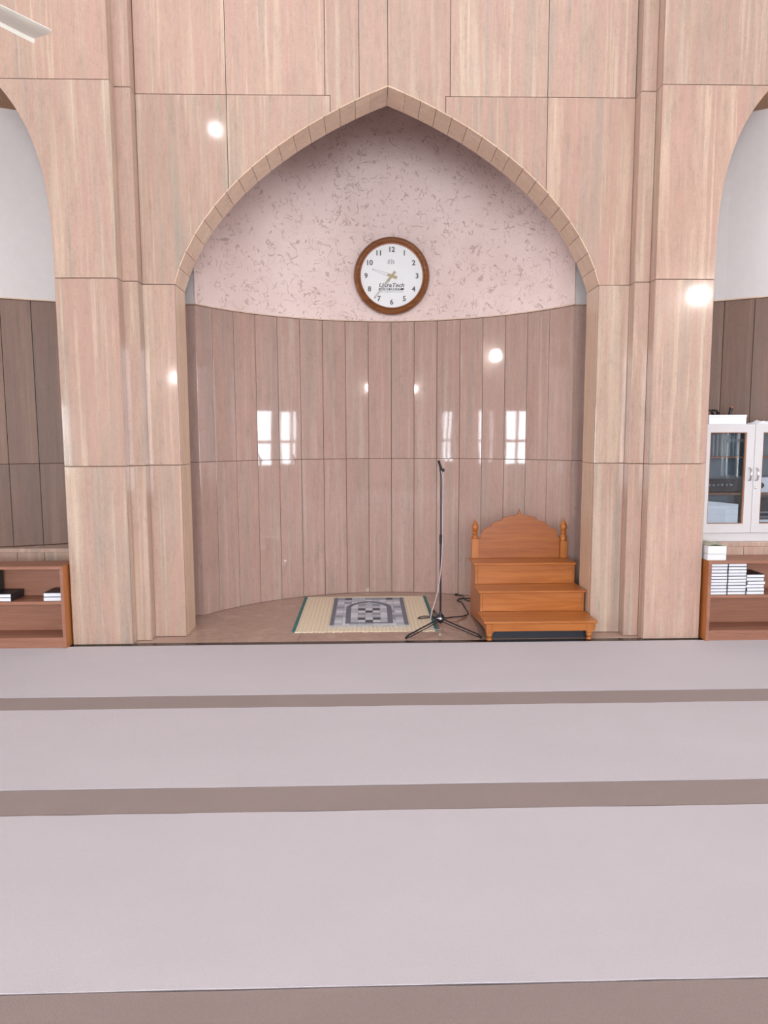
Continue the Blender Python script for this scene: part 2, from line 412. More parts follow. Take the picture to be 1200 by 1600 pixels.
# front wall core with three arched openings
core = MB()
def prism_y(poly, y0, y1): core.prism(poly, (0, y0, 0), X, Z, y1-y0)
cutl = [(CX-a-.004, b+.004) for a, b in OUT]; cutr = [(CX+a+.004, b+.004) for a, b in OUT]
prism_y([(-1.75, 2.611)] + cutl + [(CX, 7.5), (-1.75, 7.5)], 5.2465, 5.495)
prism_y([(CX, 7.5)] + cutr[::-1] + [(2.08, 2.611), (2.08, 7.5)], 5.2465, 5.495)
prism_y([(-1.75, 0), (-1.394-.02, 0), (-1.394-.02, 2.611), (-1.75, 2.611)], 5.2465, 5.495)
prism_y([(1.726+.02, 0), (2.08, 0), (2.08, 2.611), (1.726+.02, 2.611)], 5.2465, 5.495)
SC_L, SC_R, SHW = -2.905, 3.223, .752        # centre lines and half width of the side arches
SARCH = bez([(SHW, 2.75), (SHW-.005, 3.5), (.60, 3.86), (0, 4.22)], 60)
def side_pts(cx, s): return [(cx+s*a, b) for a, b in SARCH]
for cx, xin, xout in ((SC_L, -1.745, -4.08), (SC_R, 2.07, 4.4)):
    s = 1 if xin > cx else -1
    lo, hi = min(xin, xout), max(xin, xout)
    e = .028
    L_, R_ = [(cx-a-e, b+e) for a, b in SARCH], [(cx+a+e, b+e) for a, b in SARCH]
    prism_y([(lo, 0), (cx-SHW-e, 0)] + L_ + [(cx, 7.5), (lo, 7.5)], 5.05, 5.30)
    prism_y([(cx, 7.5)] + R_[::-1] + [(cx+SHW+e, 0), (hi, 0), (hi, 7.5)], 5.05, 5.30)
prism_y([(-8.3, 0), (-4.08, 0), (-4.08, 7.5), (-8.3, 7.5)], 5.05, 5.30)
prism_y([(4.4, 0), (8.3, 0), (8.3, 7.5), (4.4, 7.5)], 5.05, 5.30)
wf = struct(core.build('wall_front', 'mortar', origin=(0, 0, 0)))
def slab(poly, y, mat='stone', thick=.03, parent=None, c=.0015, name='slab'):
    return MB().prism(poly, (0, y, 0), X, Z, thick, c).build(name, mat, parent or wf)
def rect(x0, x1, z0, z1, g=G): return [(x0+g, z0+g), (x1-g, z0+g), (x1-g, z1-g), (x0+g, z1-g)]
ROWS = [(0, 1.305), (1.305, 2.611), (2.611, 3.911), (3.911, 5.215), (5.215, 6.52), (6.52, 7.5)]
for i, (z0, z1) in enumerate(ROWS):
    slab(rect(-1.735, -1.612, z0, z1), 5.118, thick=.125, c=.004)      # stepped strips beside the piers
    slab(rect(1.938, 2.052, z0, z1), 5.118, thick=.125, c=.004)
    if i < 2:
        slab(rect(-2.157, -1.722, z0, z1), 5.02, c=.005); slab(rect(2.05, 2.475, z0, z1), 5.02, c=.005)
        for xa, xb in ((-4.08, -3.653), (3.971, 4.4)): slab(rect(xa, xb, z0, z1), 5.02)
        for xa, xb in ((-1.722-.03, -1.722), (2.05, 2.08)): MB().box(xa, xb, 5.0505, 5.119, z0+G, z1-G).build('slab', 'stone', wf)
        slab(rect(-1.618, -1.380, z0, z1), 5.216, c=.004); slab(rect(1.712, 1.942, z0, z1), 5.216, c=.004)
        MB().box(-1.412, -1.3805, 5.2465, 5.50, z0+G, z1-G).build('slab', 'stone_tan', wf)
        MB().box(1.7125, 1.744, 5.2465, 5.50, z0+G, z1-G).build('slab', 'stone_tan', wf)
        for cx in (SC_L, SC_R):                                         # jambs of the side arches
            for s in (-1, 1):
                a, b = sorted((cx+s*SHW, cx+s*(SHW+.027)))
                MB().box(a, b, 5.0505, 5.31, z0+G, z1-G).build('slab', 'stone', wf)
    else:
        for xa, xb in ((-1.752, -1.722), (2.05, 2.08)): MB().box(xa, xb, 5.0505, 5.119, z0+G, z1-G).build('slab', 'stone', wf)
# side bays above the springing
for cx, xin, xout, jin in ((SC_L, -1.722, -4.08, -2.42), (SC_R, 2.05, 4.4, 2.713)):
    s = 1 if xin > cx else -1
    jx = next(a0+(a1-a0)*(3.911-b0)/(b1-b0) for (a0, b0), (a1, b1) in zip(SARCH, SARCH[1:]) if b0 <= 3.911 <= b1); j = jx
    for sgn, xe in ((s, xin), (-s, xout)):
        side = [(cx+sgn*(a-.0), b) for a, b in SARCH]
        j = jx
        low = [p for p in side if p[1] < 3.905] + [(cx+sgn*j, 3.911-G)]
        poly = [(xe-sgn*G, 2.611+G), (cx+sgn*SHW, 2.611+G)] + low[1:] + [(xe-sgn*G, 3.911-G)]
        if sgn > 0: poly = poly[::-1]
        slab(poly, 5.02)
        slab(rect(*sorted((cx+sgn*j, xe)), 3.911, 5.215), 5.02)
        slab(rect(*sorted((cx+sgn*j, xe)), 5.215, 6.52), 5.02); slab(rect(*sorted((cx+sgn*j, xe)), 6.52, 7.5), 5.02)
    top = [(cx+a, b) for a, b in SARCH if b > 3.92]
    pts = [(2*cx-p[0], p[1]) for p in top] + top[::-1][1:]
    pts = sorted(pts)
    slab([(cx-j+G, 5.215-G), (cx-j+G, 3.911+G)] + pts + [(cx+j-G, 3.911+G), (cx+j-G, 5.215-G)], 5.02)
    slab(rect(cx-j, cx+j, 5.215, 6.52), 5.02); slab(rect(cx-j, cx+j, 6.52, 7.5), 5.02)
    # soffit stones of the side arch
    for sgn in (-1, 1):
        q = arc_len_points(SARCH, 12); qo = arc_len_points(offset_out(SARCH, .027), 12)
        for k in range(12):
            a, b, c_, d = q[k], q[k+1], qo[k+1], qo[k]
            poly = [(cx+sgn*p[0], p[1]) for p in (a, d, c_, b)]
            if sgn < 0: poly = poly[::-1]
            slab(poly, 5.0505, 'stone', .26, c=0, name='soffit_stone')
# central bay
def bay(x0, x1, z1, flat=None, hook=None):
    u = under(x0+G, x1-G)
    return slab([(x0+G, z1-G)] + u + [(x1-G, z1-G)], 5.216)
slab([(-1.612, 2.611+G)] + [(CX-a, b) for a, b in OUT if CX-a < -.975-G][0:] + [(-.975-G, arch_z(-.975-CX)), (-.975-G, 3.911-G), (-1.612, 3.911-G)], 5.216)
slab([(1.938, 3.911-G), (1.307+G, 3.911-G), (1.307+G, arch_z(1.307-CX))] + [(CX+a, b) for a, b in OUT[::-1] if CX+a > 1.307+G] + [(1.938, 2.611+G)], 5.216)
bay(-.975, -.244, 3.911); bay(.577, 1.307, 3.911)
for z0, z1 in ROWS[3:]:
    for a, b in ((-1.612, -.975), (-.975, -.279), (.608, 1.305), (1.305, 1.938)): slab(rect(a, b, z0, z1), 5.216)
zt = 5.215
slab([(-.279+G, zt-G), (-.279+G, 3.911+G), (-.244+G, 3.911+G)] + under(-.244+G, -.037-G) + [(-.037-G, zt-G)], 5.216)
slab([(-.037+G, zt-G)] + under(-.037+G, CX-G) + [(CX-G, zt-G)], 5.216)
slab([(CX+G, zt-G)] + under(CX+G, .577-G) + [(.577-G, 3.911+G), (.608-G, 3.911+G), (.608-G, zt-G)], 5.216)
for a, b in ((-.279, CX), (CX, .608)): slab(rect(a, b, 5.215, 6.52), 5.216); slab(rect(a, b, 6.52, 7.5), 5.216)
# arch stones lining the soffit
q = arc_len_points(ARCH, 17); qo = arc_len_points(OUT, 17)
for sgn in (-1, 1):
    for k in range(17):
        a, b, c_, d = [Vector(p) for p in (q[k], q[k+1], qo[k+1], qo[k])]
        t = (b-a).normalized()*.0016
        a, b, c_, d = a+t, b-t, c_-t, d+t
        poly = [(CX+sgn*p[0], p[1]) for p in (a, d, c_, b)]
        if sgn < 0: poly = poly[::-1]
        slab(poly, 5.213+.002*random.random(), 'stone_tan', .287, c=.001, name='arch_stone')

# niche: curved wainscot of flat slabs, plaster above
RN, YC, NS = 1.869, 4.831, 17
DA = 2*.988/NS
def npos(a, r): return (CX+math.sin(a)*r, YC+math.cos(a)*r)
ZW = 2.598
def shell(r0, r1, z0, z1, seg, a0=-.988, a1=.988):
    m = MB(); vs = []
    for i in range(seg+1):
        a = a0+(a1-a0)*i/seg
        for r in (r0, r1):
            x_, y_ = npos(a, r)
            vs += [(x_, y_, z0), (x_, y_, z1)]
    fs = []
    for i in range(seg):
        b = 4*i; fs += [[b, b+4, b+5, b+1][::-1], [b+2, b+6, b+7, b+3], [b+1, b+5, b+7, b+3], [b, b+4, b+6, b+2][::-1]]
    fs += [[0, 1, 3, 2], [4*seg, 4*seg+2, 4*seg+3, 4*seg+1]]
    return m.add(vs, fs)
wn = struct(shell(RN+.026, RN+.12, -.014, ZW-.01, 34).build('wall_niche', 'mortar', origin=(0, 0, 0)))
SH = -.020                                          # the joints sit slightly left of centre
ends = [-.988] + [-.988+SH+k*DA for k in range(1, NS)] + [.988]
for i in range(NS):
    a0, a1 = ends[i], ends[i+1]; am_ = -.988+SH+(i+.5)*DA; jit = random.uniform(-.0012, .0012)
    p0, p1 = npos(a0, RN), npos(a1, RN); d_ = Vector((p1[0]-p0[0], p1[1]-p0[1], 0)); L = d_.length
    U = d_.normalized(); U = Matrix.Rotation(jit, 3, 'Z') @ U
    for z0, z1 in ((0, 1.305), (1.305, ZW-.012)):
        MB().prism(rect(-L/2, L/2, z0, z1, .0019), ((p0[0]+p1[0])/2, (p0[1]+p1[1])/2, 0), U, Z, .028, .001).build('slab', 'stone_niche', wn)
# returns beside the curve, facing the hall
YR = 5.862
for x0, x1 in ((-2.0, CX-RN*math.sin(.988)+.0005), (CX+RN*math.sin(.988)-.0005, 2.35)):
    MB().box(x0, x1, YR+.026, YR+.06, -.014, 4.75).build('backing', 'mortar', wn)
    for z0, z1 in ((0, 1.305), (1.305, ZW-.012)):
        MB().prism(rect(x0, x1, z0, z1), (0, YR, 0), X, Z, .026, .001).build('slab', 'stone_niche', wn)
    MB().box(x0, x1, YR+.002, YR+.026, ZW-.01, 4.75).build('painted_return', 'white_wall', wn)
for x0 in (-2.06, 2.35): MB().box(x0, x0+.06, 5.495, 5.99, -.014, 4.75).build('side_panel', 'stone_niche', wn)
wu = struct(shell(RN-.004, RN+.12, ZW-.004, 4.75, 72).build('wall_niche_upper', 'plaster', origin=(0, 0, 0), smooth=30))
MB().box(-2.06, 2.41, 5.495, 6.95, 4.75, 4.85).build('ceiling', 'tan_shade', origin=(0, 0, 4.75))  # unseen top, coloured tan to warm the bounce light below
struct(bpy.data.objects['ceiling'])
struct(shell(RN-.012, RN+.03, ZW-.011, ZW-.003, 68).build('trim_1', 'stone_tan', origin=(0, 0, 0)))
for nm, x0, x1 in (('trim_2', -2.0, CX-RN*math.sin(.988)), ('trim_3', CX+RN*math.sin(.988), 2.35)):
    struct(MB().box(x0, x1, YR-.010, YR+.03, ZW-.011, ZW-.003).build(nm, 'stone_tan'))
# pencilled scribble on the plaster left of the clock
sc_a = -.275; sx, sy_ = npos(sc_a, RN-.0052); tx = Vector((math.cos(sc_a), -math.sin(sc_a), 0))
sb = MB()
for pts in ([(0, 0), (-.003, .014), (0, .026)], [(.012, .024), (.018, .012), (.014, .002)], [(.022, .004), (.024, .018), (.032, .022), (.034, .004)],
            [(.042, .002), (.042, .024)], [(.054, .024), (.044, .013), (.055, .002)]):
    sb.tube([Vector((sx, sy_, 2.835)) + tx*a + Vector((0, 0, b)) for a, b in pts], .0016, 5)
sb.build('pencil_mark', 'ink_mid', wu)

# side alcoves: angled wainscot slabs, white wall above, stone ledge in front
def alcove(name, verts, ledge_y, lx0, lx1, ttrim, lz):
    # verts run left to right
    bk = MB(); n = len(verts)
    def ring(off):
        out = []
        for i, p in enumerate(verts):
            a, b = Vector(verts[max(i-1, 0)]), Vector(verts[min(i+1, n-1)]); t = (b-a).normalized()
            out.append(Vector(p)+Vector((-t.y, t.x))*off)
        return out
    def sh(o0, o1, z0, z1):
        m = MB(); a, b = ring(o0), ring(o1); vs = []; fs = []
        for p, q_ in zip(a, b): vs += [(p.x, p.y, z0), (p.x, p.y, z1), (q_.x, q_.y, z0), (q_.x, q_.y, z1)]
        for i in range(n-1):
            k = 4*i; fs += [[k+1, k+5, k+4, k], [k+2, k+6, k+7, k+3], [k+1, k+3, k+7, k+5], [k, k+4, k+6, k+2]]
        fs += [[0, 2, 3, 1], [4*n-4, 4*n-3, 4*n-1, 4*n-2]]
        return m.add(vs, fs)
    wall = struct(sh(.026, .10, 0, ZW-.01).build('wall_'+name, 'mortar', origin=(0, 0, 0)))
    struct(sh(-.003, .10, ZW, 4.02).build('wall_'+name+'_upper', 'white_wall', origin=(0, 0, 0)))
    struct(sh(-.012, .05, ZW-.011, ZW-.001).build(ttrim, 'stone_tan', origin=(0, 0, 0)))
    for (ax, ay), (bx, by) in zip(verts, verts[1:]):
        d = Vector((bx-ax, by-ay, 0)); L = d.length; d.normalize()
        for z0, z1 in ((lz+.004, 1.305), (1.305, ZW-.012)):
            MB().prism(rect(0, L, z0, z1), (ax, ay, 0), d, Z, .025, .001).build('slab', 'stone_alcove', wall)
    # ledge: top slab and front tiles
    topp = [(lx0, ledge_y), (lx1, ledge_y)] + [(p.x, p.y-.002) for p in reversed(ring(.0)) if lx0 <= p.x <= lx1]
    MB().prism(topp, (0, 0, lz+.002), X, (0, 1, 0), .03, .002).build('ledge_top', 'stone', wall)
    MB().box(lx0, lx1, ledge_y+.03, ledge_y+.08, 0, lz-.029).build('ledge_core', 'mortar', wall)
    k = 0; tw = .2137 if lx0 < 0 else .2037; off = -2.55 if lx0 < 0 else 2.884
    x_ = off - math.ceil((off-lx0)/tw)*tw
    while x_ < lx1:
        a, b = max(x_, lx0), min(x_+tw, lx1)
        if b-a > .02: MB().prism(rect(a, b, 0, lz-.028), (0, ledge_y+.004, 0), X, Z, .026, .001).build('tile', 'stone', wall)
        x_ += tw
    return wall
def chain(start, angs, w=.217, sgn=1):
    p = [start]
    for a in angs: p.append((p[-1][0]+sgn*w*math.cos(math.radians(a)), p[-1][1]-w*math.sin(math.radians(a))))
    return p
left = chain((-2.639, 5.692), [21, 12, 2, 0, 0, 0], sgn=-1)[::-1] + [(-2.434, 5.765), (-2.22, 5.80), (-2.06, 5.81)]
alcove('alcove_left', left, 5.50, -3.64, -2.06, 'trim_4', .640)
right = [(2.41, 5.85), (2.47, 5.83), (2.68, 5.77)] + chain((2.885, 5.675), [30, 27, 16, 6, 0, 0])
alcove('alcove_right', right, 5.205, 2.41, 3.98, 'trim_5', .695)
for nm, x0, x1 in (('shade_slab_alcove_left', -4.1, -2.06), ('shade_slab_alcove_right', 2.41, 4.42)):  # low tan slabs added to stand in for the arch shadow
    struct(MB().box(x0, x1, 5.05+.25, 6.1, 4.00, 4.22).build(nm, 'tan_shade'))
for nm, x0 in (('wall_alcove_left_end', -3.98), ('wall_alcove_right_end', 4.24)):
    struct(MB().box(x0, x0+.06, 5.30, 6.1, 0, 4.85).build(nm, 'white_wall'))

# hall behind the camera: side walls with windows, back wall, ceiling with the added roof opening
def holed(axis_x, openings):
    m = MB(); ys = sorted({-7.3, 7.0} | {v for o in openings for v in o[:2]})
    a, b = (axis_x, axis_x+.3) if axis_x > 0 else (axis_x-.3, axis_x)
    for y0, y1 in zip(ys, ys[1:]):
        cut = sorted((o[2], o[3]) for o in openings if o[0] <= y0 and o[1] >= y1); z = -.2
        for c0, c1 in cut + [(7.5, 7.5)]:
            if c0 > z: m.box(a, b, y0, y1, z, c0)
            z = c1
    return m
struct(holed(8.0, WIN_R).build('wall_right', 'hall_wall', origin=(0, 0, 0)))
struct(holed(-8.0, WIN_L).build('wall_left', 'hall_wall', origin=(0, 0, 0)))
wb = MB(); xs = sorted({-8.3, 8.3} | {v for o in WIN_FILL_B for v in o[:2]})
for x0, x1 in zip(xs, xs[1:]):
    z = -.2
    for c0, c1 in sorted((o[2], o[3]) for o in WIN_FILL_B if o[0] <= x0 and o[1] >= x1) + [(7.5, 7.5)]:
        if c0 > z: wb.box(x0, x1, -7.3, -7.0, z, c0)
        z = c1
struct(wb.build('wall_back', 'hall_wall', origin=(0, 0, 0)))
cm = MB(); xs = sorted({-8.3, 8.3} | {v for r in ROOF_FILL for v in r[:2]})
for x0, x1 in zip(xs, xs[1:]):
    cut = sorted((r[2], r[3]) for r in ROOF_FILL if r[0] <= x0 and r[1] >= x1); y = -7.3
    for c0, c1 in cut + [(5.6, 5.6)]:
        if c0 > y: cm.box(x0, x1, y, c0, 7.5, 7.7)
        y = c1
struct(cm.build('ceiling_hall', 'ceil', origin=(0, 0, 7.5)))
MUL = {(2.75, 4.19): [3.47], (-1.75, -.85): [-1.45, -1.07], (1.42, 2.50): [1.96], (-.36, -.14): [], (-7.72, -7.27): [-7.47]}
allw = [('x', 8.12, w_) for w_ in WIN_R] + [('x', -8.12, w_) for w_ in WIN_L] + [('y', -7.12, w_) for w_ in WIN_FILL_B]
for wi, (ax, pos, (y0, y1, z0, z1)) in enumerate(allw):  # also frames the openings added for fill
    fr = struct(bpy.data.objects.new('window_%d' % (wi+1), None)); COL.objects.link(fr)
    c0 = (y0+y1)/2; fr.location = (pos, c0, z0) if ax == 'x' else (c0, pos, z0)
    if ax == 'y': fr.rotation_euler = (0, 0, -PI/2)
    hw, hh = (y1-y0)/2, z1-z0
    def bar(name, a0, a1, b0, b1): MB().box(-.03, .03, a0, a1, b0, b1).build(name, 'winframe', fr)
    e = .03
    bar('jamb', -hw, -hw+e, 0, hh); bar('jamb', hw-e, hw, 0, hh); bar('sill', -hw+e, hw-e, 0, e); bar('head', -hw+e, hw-e, hh-e, hh)
    ms_ = [m-c0 for m in MUL.get((y0, y1), [c0])]
    for m in ms_: bar('mullion', m-.03, m+.03, e, hh-e)
    tz = 1.385-z0 if hh < 2 else hh*.5
    cuts = [-hw+e-.03] + ms_ + [hw-e+.03]
    for a, b in zip(cuts, cuts[1:]): bar('transom', a+.03, b-.03, tz, tz+.07)
    MB().box(-.003, .003, -hw+e, hw-e, e, hh-e).build('pane', 'glass_win', fr)

# ------------------------------------------------------------------ wall clock
ck = thing('wall_clock', 'large round wall clock with brown wooden rim above the niche wainscot', 'clock', (.241, 6.64, 2.988))
prof = [(.292, 0), (.348, 0), (.350, .012), (.347, .032), (.337, .050), (.322, .058), (.308, .054), (.298, .044), (.293, .034)]
MB().lathe(prof, axis='y', seg=72, closed=True).build('rim', 'rim', ck, origin=(0, 0, 0), smooth=40)
MB().lathe([(.286, .018), (.2935, .018), (.2935, .036), (.2885, .034), (.286, .030)], axis='y', seg=72, closed=True).build('bezel', 'rim_in', ck, origin=(0, 0, 0), smooth=40)
MB().lathe([(0, .0), (.2915, .0), (.2915, .014), (0, .014)], axis='y', seg=72).build('dial', 'dial', ck, origin=(0, 0, 0))
for k in range(1, 13):
    a = 2*PI*k/12; r = .236
    text('numeral', str(k), .064, 'ink', ck, (r*math.sin(a)-.001, -.0148, r*math.cos(a)), bold=.0017)
ZY = -.0148
text('lettering', 'UltraTech', .050, 'ink', ck, (-.004, ZY, -.083), shear=.28, bold=.0010, width=.232)
bd = MB().prism([(-.122, -.127), (.108, -.127), (.114, -.107), (-.116, -.107)], (0, ZY, 0), X, Z, .0008).build('lettering_band', 'ink', ck)
text('lettering', 'CEMENT', .0205, 'dial', ck, (-.004, ZY-.0010, -.1172), bold=.0006, width=.185)
text('lettering', "The Engineer's Choice", .019, 'ink_mid', ck, (-.002, ZY, -.1415), width=.225)
em = MB()
for q_ in ([(-.040, .112), (-.016, .106), (-.012, .150), (-.030, .146)], [(-.006, .108), (.008, .108), (.008, .148), (-.004, .152)], [(.014, .106), (.032, .116), (.024, .142), (.012, .146)]):
    em.prism(q_, (-.002, ZY, 0), X, Z, .0006)
em.build('emblem', 'ink_light', ck)
def hand(name, ang, length, tail, w0, w1, y, wtail):
    ca, sa = math.cos(ang), math.sin(ang); U = (ca, 0, -sa); V = (sa, 0, ca)
    m = MB().use('brass')
    m.prism([(-wtail, -tail), (wtail, -tail), (w0, length*.22), (-w0, length*.22)], (0, y, 0), U, V, .0015)
    m.use('greyhand')
    for s in (-1, 1):
        p = [(s*w0, length*.22), (s*w1, length*.97), (s*(w1-.0022) if name == 'hour_hand' else 0, length*.97), (s*(w0-.0035) if name == 'hour_hand' else 0, length*.22)]
        m.prism(p if s < 0 else p[::-1], (0, y, 0), U, V, .0015)
    m.use('ink'); m.prism([(-w1-.002, length*.95), (w1+.002, length*.95), (0, length)], (0, y, 0), U, V, .0015)
    return m.build(name, None, ck, origin=(0, 0, 0))
hand('hour_hand', math.radians(-71.5), .188, .052, .013, .005, -.0185, .013)
hand('minute_hand', math.radians(219), .258, .052, .012, .0055, -.0215, .010)
MB().lathe([(0, .024), (.008, .024), (.009, .014)], axis='y', seg=14).build('hub', 'brass', ck, origin=(0, 0, 0))
MB().lathe([(0, .0275), (.2862, .0275), (.2862, .0295), (0, .0295)], axis='y', seg=48).build('glass_cover', 'glass', ck, origin=(0, 0, 0))

# ------------------------------------------------------------------ stepped wooden pulpit
pu = thing('stepped_pulpit', 'orange wooden three-step pulpit with scalloped backrest in right side of niche', 'pulpit', (1.284, 5.4, 0))
def P(x): return x-1.284
def Y(y): return y-5.4
def pbox(name, x0, x1, y0, y1, z0, z1, mat='oak', c=.002): return MB().box(P(x0), P(x1), Y(y0), Y(y1), z0, z1, c).build(name, mat, pu)
sidep = [(5.03, .075), (5.795, .0), (5.825, .0), (5.825, .469), (5.575, .469), (5.575, .2965), (5.315, .2965), (5.315, .1305), (5.03, .1305)]
sidep = [(5.03, .072), (5.25, .06), (5.79, .004), (5.825, .004), (5.825, .469), (5.577, .469), (5.577, .2965), (5.317, .2965), (5.317, .1305), (5.03, .1305)]
for x0 in (.880, 1.677):
    MB().prism([(Y(a), b) for a, b in sidep], (P(x0)+.018, 0, 0), (0, 1, 0), Z, .018).build('side_panel', 'oak', pu)
pbox('apron', .900, 1.675, 5.012, 5.03, .072, .1305)
pbox('step_tread', .857, 1.703, 4.995, 5.312, .1310, .1480, c=.005)
pbox('riser', .8985, 1.6765, 5.312, 5.328, .1485, .2965)
pbox('step_tread', .861, 1.703, 5.285, 5.572, .2970, .3130, c=.005)
pbox('riser', .8985, 1.6765, 5.572, 5.588, .3135, .4690)
pbox('seat_board', .862, 1.703, 5.545, 5.832, .4695, .4870, c=.005)
# scalloped backrest
half = [(0, .906), (.006, .886), (.014, .866), (.028, .853), (.05, .847)]
def quarter(x0, z0, x1, z1, n=7):                        # from the inner top (x1,z1) out and down to (x0,z0)
    return [(x1+(x0-x1)*math.sin(PI/2*i/n), z0+(z1-z0)*math.cos(PI/2*i/n)) for i in range(n+1)]
half += quarter(.150, .806, .060, .847) + quarter(.240, .757, .166, .801) + quarter(.330, .662, .252, .750) + [(.345, .658)]
poly = [(-a, b) for a, b in half[::-1]] + half[1:]
poly = [(a, b) for a, b in poly][::-1]
MB().prism([(-.345, .4875), (.345, .4875)] + poly, (-.002, Y(5.790), 0), X, Z, .02, .002).build('backrest', 'oak_back', pu)
for k, x0 in enumerate((.879, 1.629)):
    zt_ = .655 if k == 0 else .630
    ps = MB().box(P(x0), P(x0+.061), Y(5.775), Y(5.83), .4875, zt_, .003).build('post', 'oak_v', pu)
    cx_, cy_ = P(x0+.0305), Y(5.8025)
    fp = [(.027, zt_), (.029, zt_+.006), (.0285, .672), (.020, .682), (.017, .690), (.024, .694), (.027, .700), (.024, .706), (.016, .711), (.018, .716),
          (.025, .728), (.029, .745), (.028, .760), (.022, .776), (.014, .792), (.007, .806), (.004, .818), (0, .826)]
    f = MB().lathe(fp, (cx_, cy_, 0), 'z', 20).build('finial', 'oak_v', pu, smooth=50)
    f.parent = ps; f.location = f.location - ps.location
for x0 in (.903, 1.649):
    for y0 in (5.035,):
        MB().box(P(x0)-.026, P(x0)+.026, Y(y0)-.024, Y(y0)+.022, .058, .1300, .002).build('corner_block', 'oak_v', pu)
    for y0 in (5.035, 5.75):
        MB().lathe([(.014, 0), (.021, .004), (.022, .010), (.017, .016), (.014, .022), (.021, .030), (.024, .040), (.022, .050), (.018, .058)] if y0 < 5.5 else [(.012, 0), (.02, .004), (.02, .05), (.016, .058)],
                   (P(x0), Y(y0), 0), 'z', 18).build('foot', 'oak_v', pu, smooth=50)
MB().box(P(.8985), P(1.6765), Y(5.80), Y(5.822), .004, .469).build('back_panel', 'oak', pu)
MB().box(P(.8985), P(1.6765), Y(5.085), Y(5.10), .002, .1305).build('under_step_shade', 'black', pu)['label'] = 'dark panel added for the shade between the front feet'  # black panel added as the shadow under the bottom step

# ------------------------------------------------------------------ microphone stand and cables
ms = thing('microphone_stand', 'slim black tripod microphone stand left of the wooden pulpit', 'microphone stand', (.582, 5.445, 0))
MB().lathe([(.010, .022), (.022, .030), (.024, .042), (.030, .050), (.031, .078), (.026, .090), (.014, .098), (.012, .115)], seg=18).build('hub', 'blackmetal', ms, smooth=40)
MB().lathe([(.0312, .055), (.0318, .056), (.0318, .072), (.0312, .073)], seg=18).build('hub_ring', 'chrome', ms, smooth=40)
MB().tube([(.03, 0, .064), (.052, .004, .066)], .006).build('knob', 'blackmetal', ms); MB().tube([(-.031, 0, .070), (-.066, -.006, .068)], [.006, .009]).build('knob', 'blackmetal', ms)
MB().tube([(0, 0, .11), (0, 0, .68)], .0080, 12).build('lower_tube', 'blackmetal', ms, smooth=40)
MB().tube([(0, 0, .665), (0, 0, .68), (0, 0, .73), (0, 0, .74)], [.009, .0115, .0115, .009], 12).build('clutch', 'rubber', ms, smooth=40)
MB().tube([(0, 0, .735), (0, 0, 1.215)], .0060, 12).build('upper_tube', 'blackmetal', ms, smooth=40)
cl = MB().tube([(0, 0, 1.215), (.001, 0, 1.226), (.003, 0, 1.240)], [.008, .010, .007], 10).build('clip_swivel', 'rubber', ms, smooth=40)
MB().tube([(-.012, 0, 1.246), (.026, 0, 1.250)], .012, 12).build('clip_knob', 'rubber', ms, smooth=40)
MB().tube([(.004, -.004, 1.246), (-.006, -.010, 1.275), (-.013, -.014, 1.295), (-.022, -.02, 1.322)], [.012, .011, .009, .011], 10).build('microphone_clip', 'rubber', ms, smooth=40)
for ex, ey in ((-.293, -.362), (.265, -.366), (-.01, .44)):
    d = Vector((ex, ey, 0)); e = d.normalized()
    MB().tube([e*.022+Vector((0, 0, .062)), d*.95+Vector((0, 0, .026)), d+Vector((0, 0, .012))], .0062, 8).build('leg', 'blackmetal', ms, smooth=40)
    MB().tube([e*.022+Vector((0, 0, .040)), d*.93+Vector((0, 0, .007))], .0042, 8).build('leg_brace', 'blackmetal', ms, smooth=40)
    MB().tube([d*.955+Vector((0, 0, .020)), d*1.01+Vector((0, 0, .0095))], .0095, 10).build('rubber_foot', 'rubber', ms, smooth=40)
cb = MB().tube(spline([(.580, 5.425, 1.245), (.598, 5.431, 1.15), (.5945, 5.431, .95), (.596, 5.431, .78), (.594, 5.429, .68), (.585, 5.424, .5), (.568, 5.41, .36), (.538, 5.39, .23), (.505, 5.37, .13), (.493, 5.355, .05), (.497, 5.34, .0165), (.54, 5.31, .0065), (.58, 5.33, .0065)], 6), .0042, 8).build('microphone_cable', smooth=60, mat='cable_grey')
tag(cb, 'pinkish grey microphone cable hanging down the black stand to the floor', 'cable')
pts = [(.585, 5.60, .005), (.53, 5.66, .0135), (.42, 5.63, .0135), (.455, 5.70, .0135), (.53, 5.70, .0135), (.60, 5.67, .006), (.64, 5.66, .005), (.70, 5.70, .005), (.80, 5.73, .005), (.855, 5.80, .005), (.862, 5.93, .005), (.86, 6.10, .005),
       (.86, 6.22, .005), (.83, 6.30, .005), (.86, 6.36, .005), (.95, 6.38, .005), (.99, 6.33, .005), (.93, 6.27, .005), (.90, 6.34, .011), (.90, 6.46, .011), (.84, 6.52, .005), (.86, 6.565, .005), (.97, 6.53, .005), (1.04, 6.42, .005)]
tag(MB().tube(spline(pts, 6), .0045, 6).build('black_cord', 'rubber', smooth=60), 'thin black cord looping over the marble between stand and pulpit', 'cable')
pts = [(.66, 5.585, .005), (.72, 5.575, .005), (.755, 5.60, .005), (.80, 5.66, .006), (.825, 5.70, .005), (.838, 5.74, .005)]
tag(MB().tube(spline(pts, 6), .004, 6).build('brown_cord', 'bead', smooth=60), 'short dark brown cord on the marble beside the pulpit edge', 'cable')

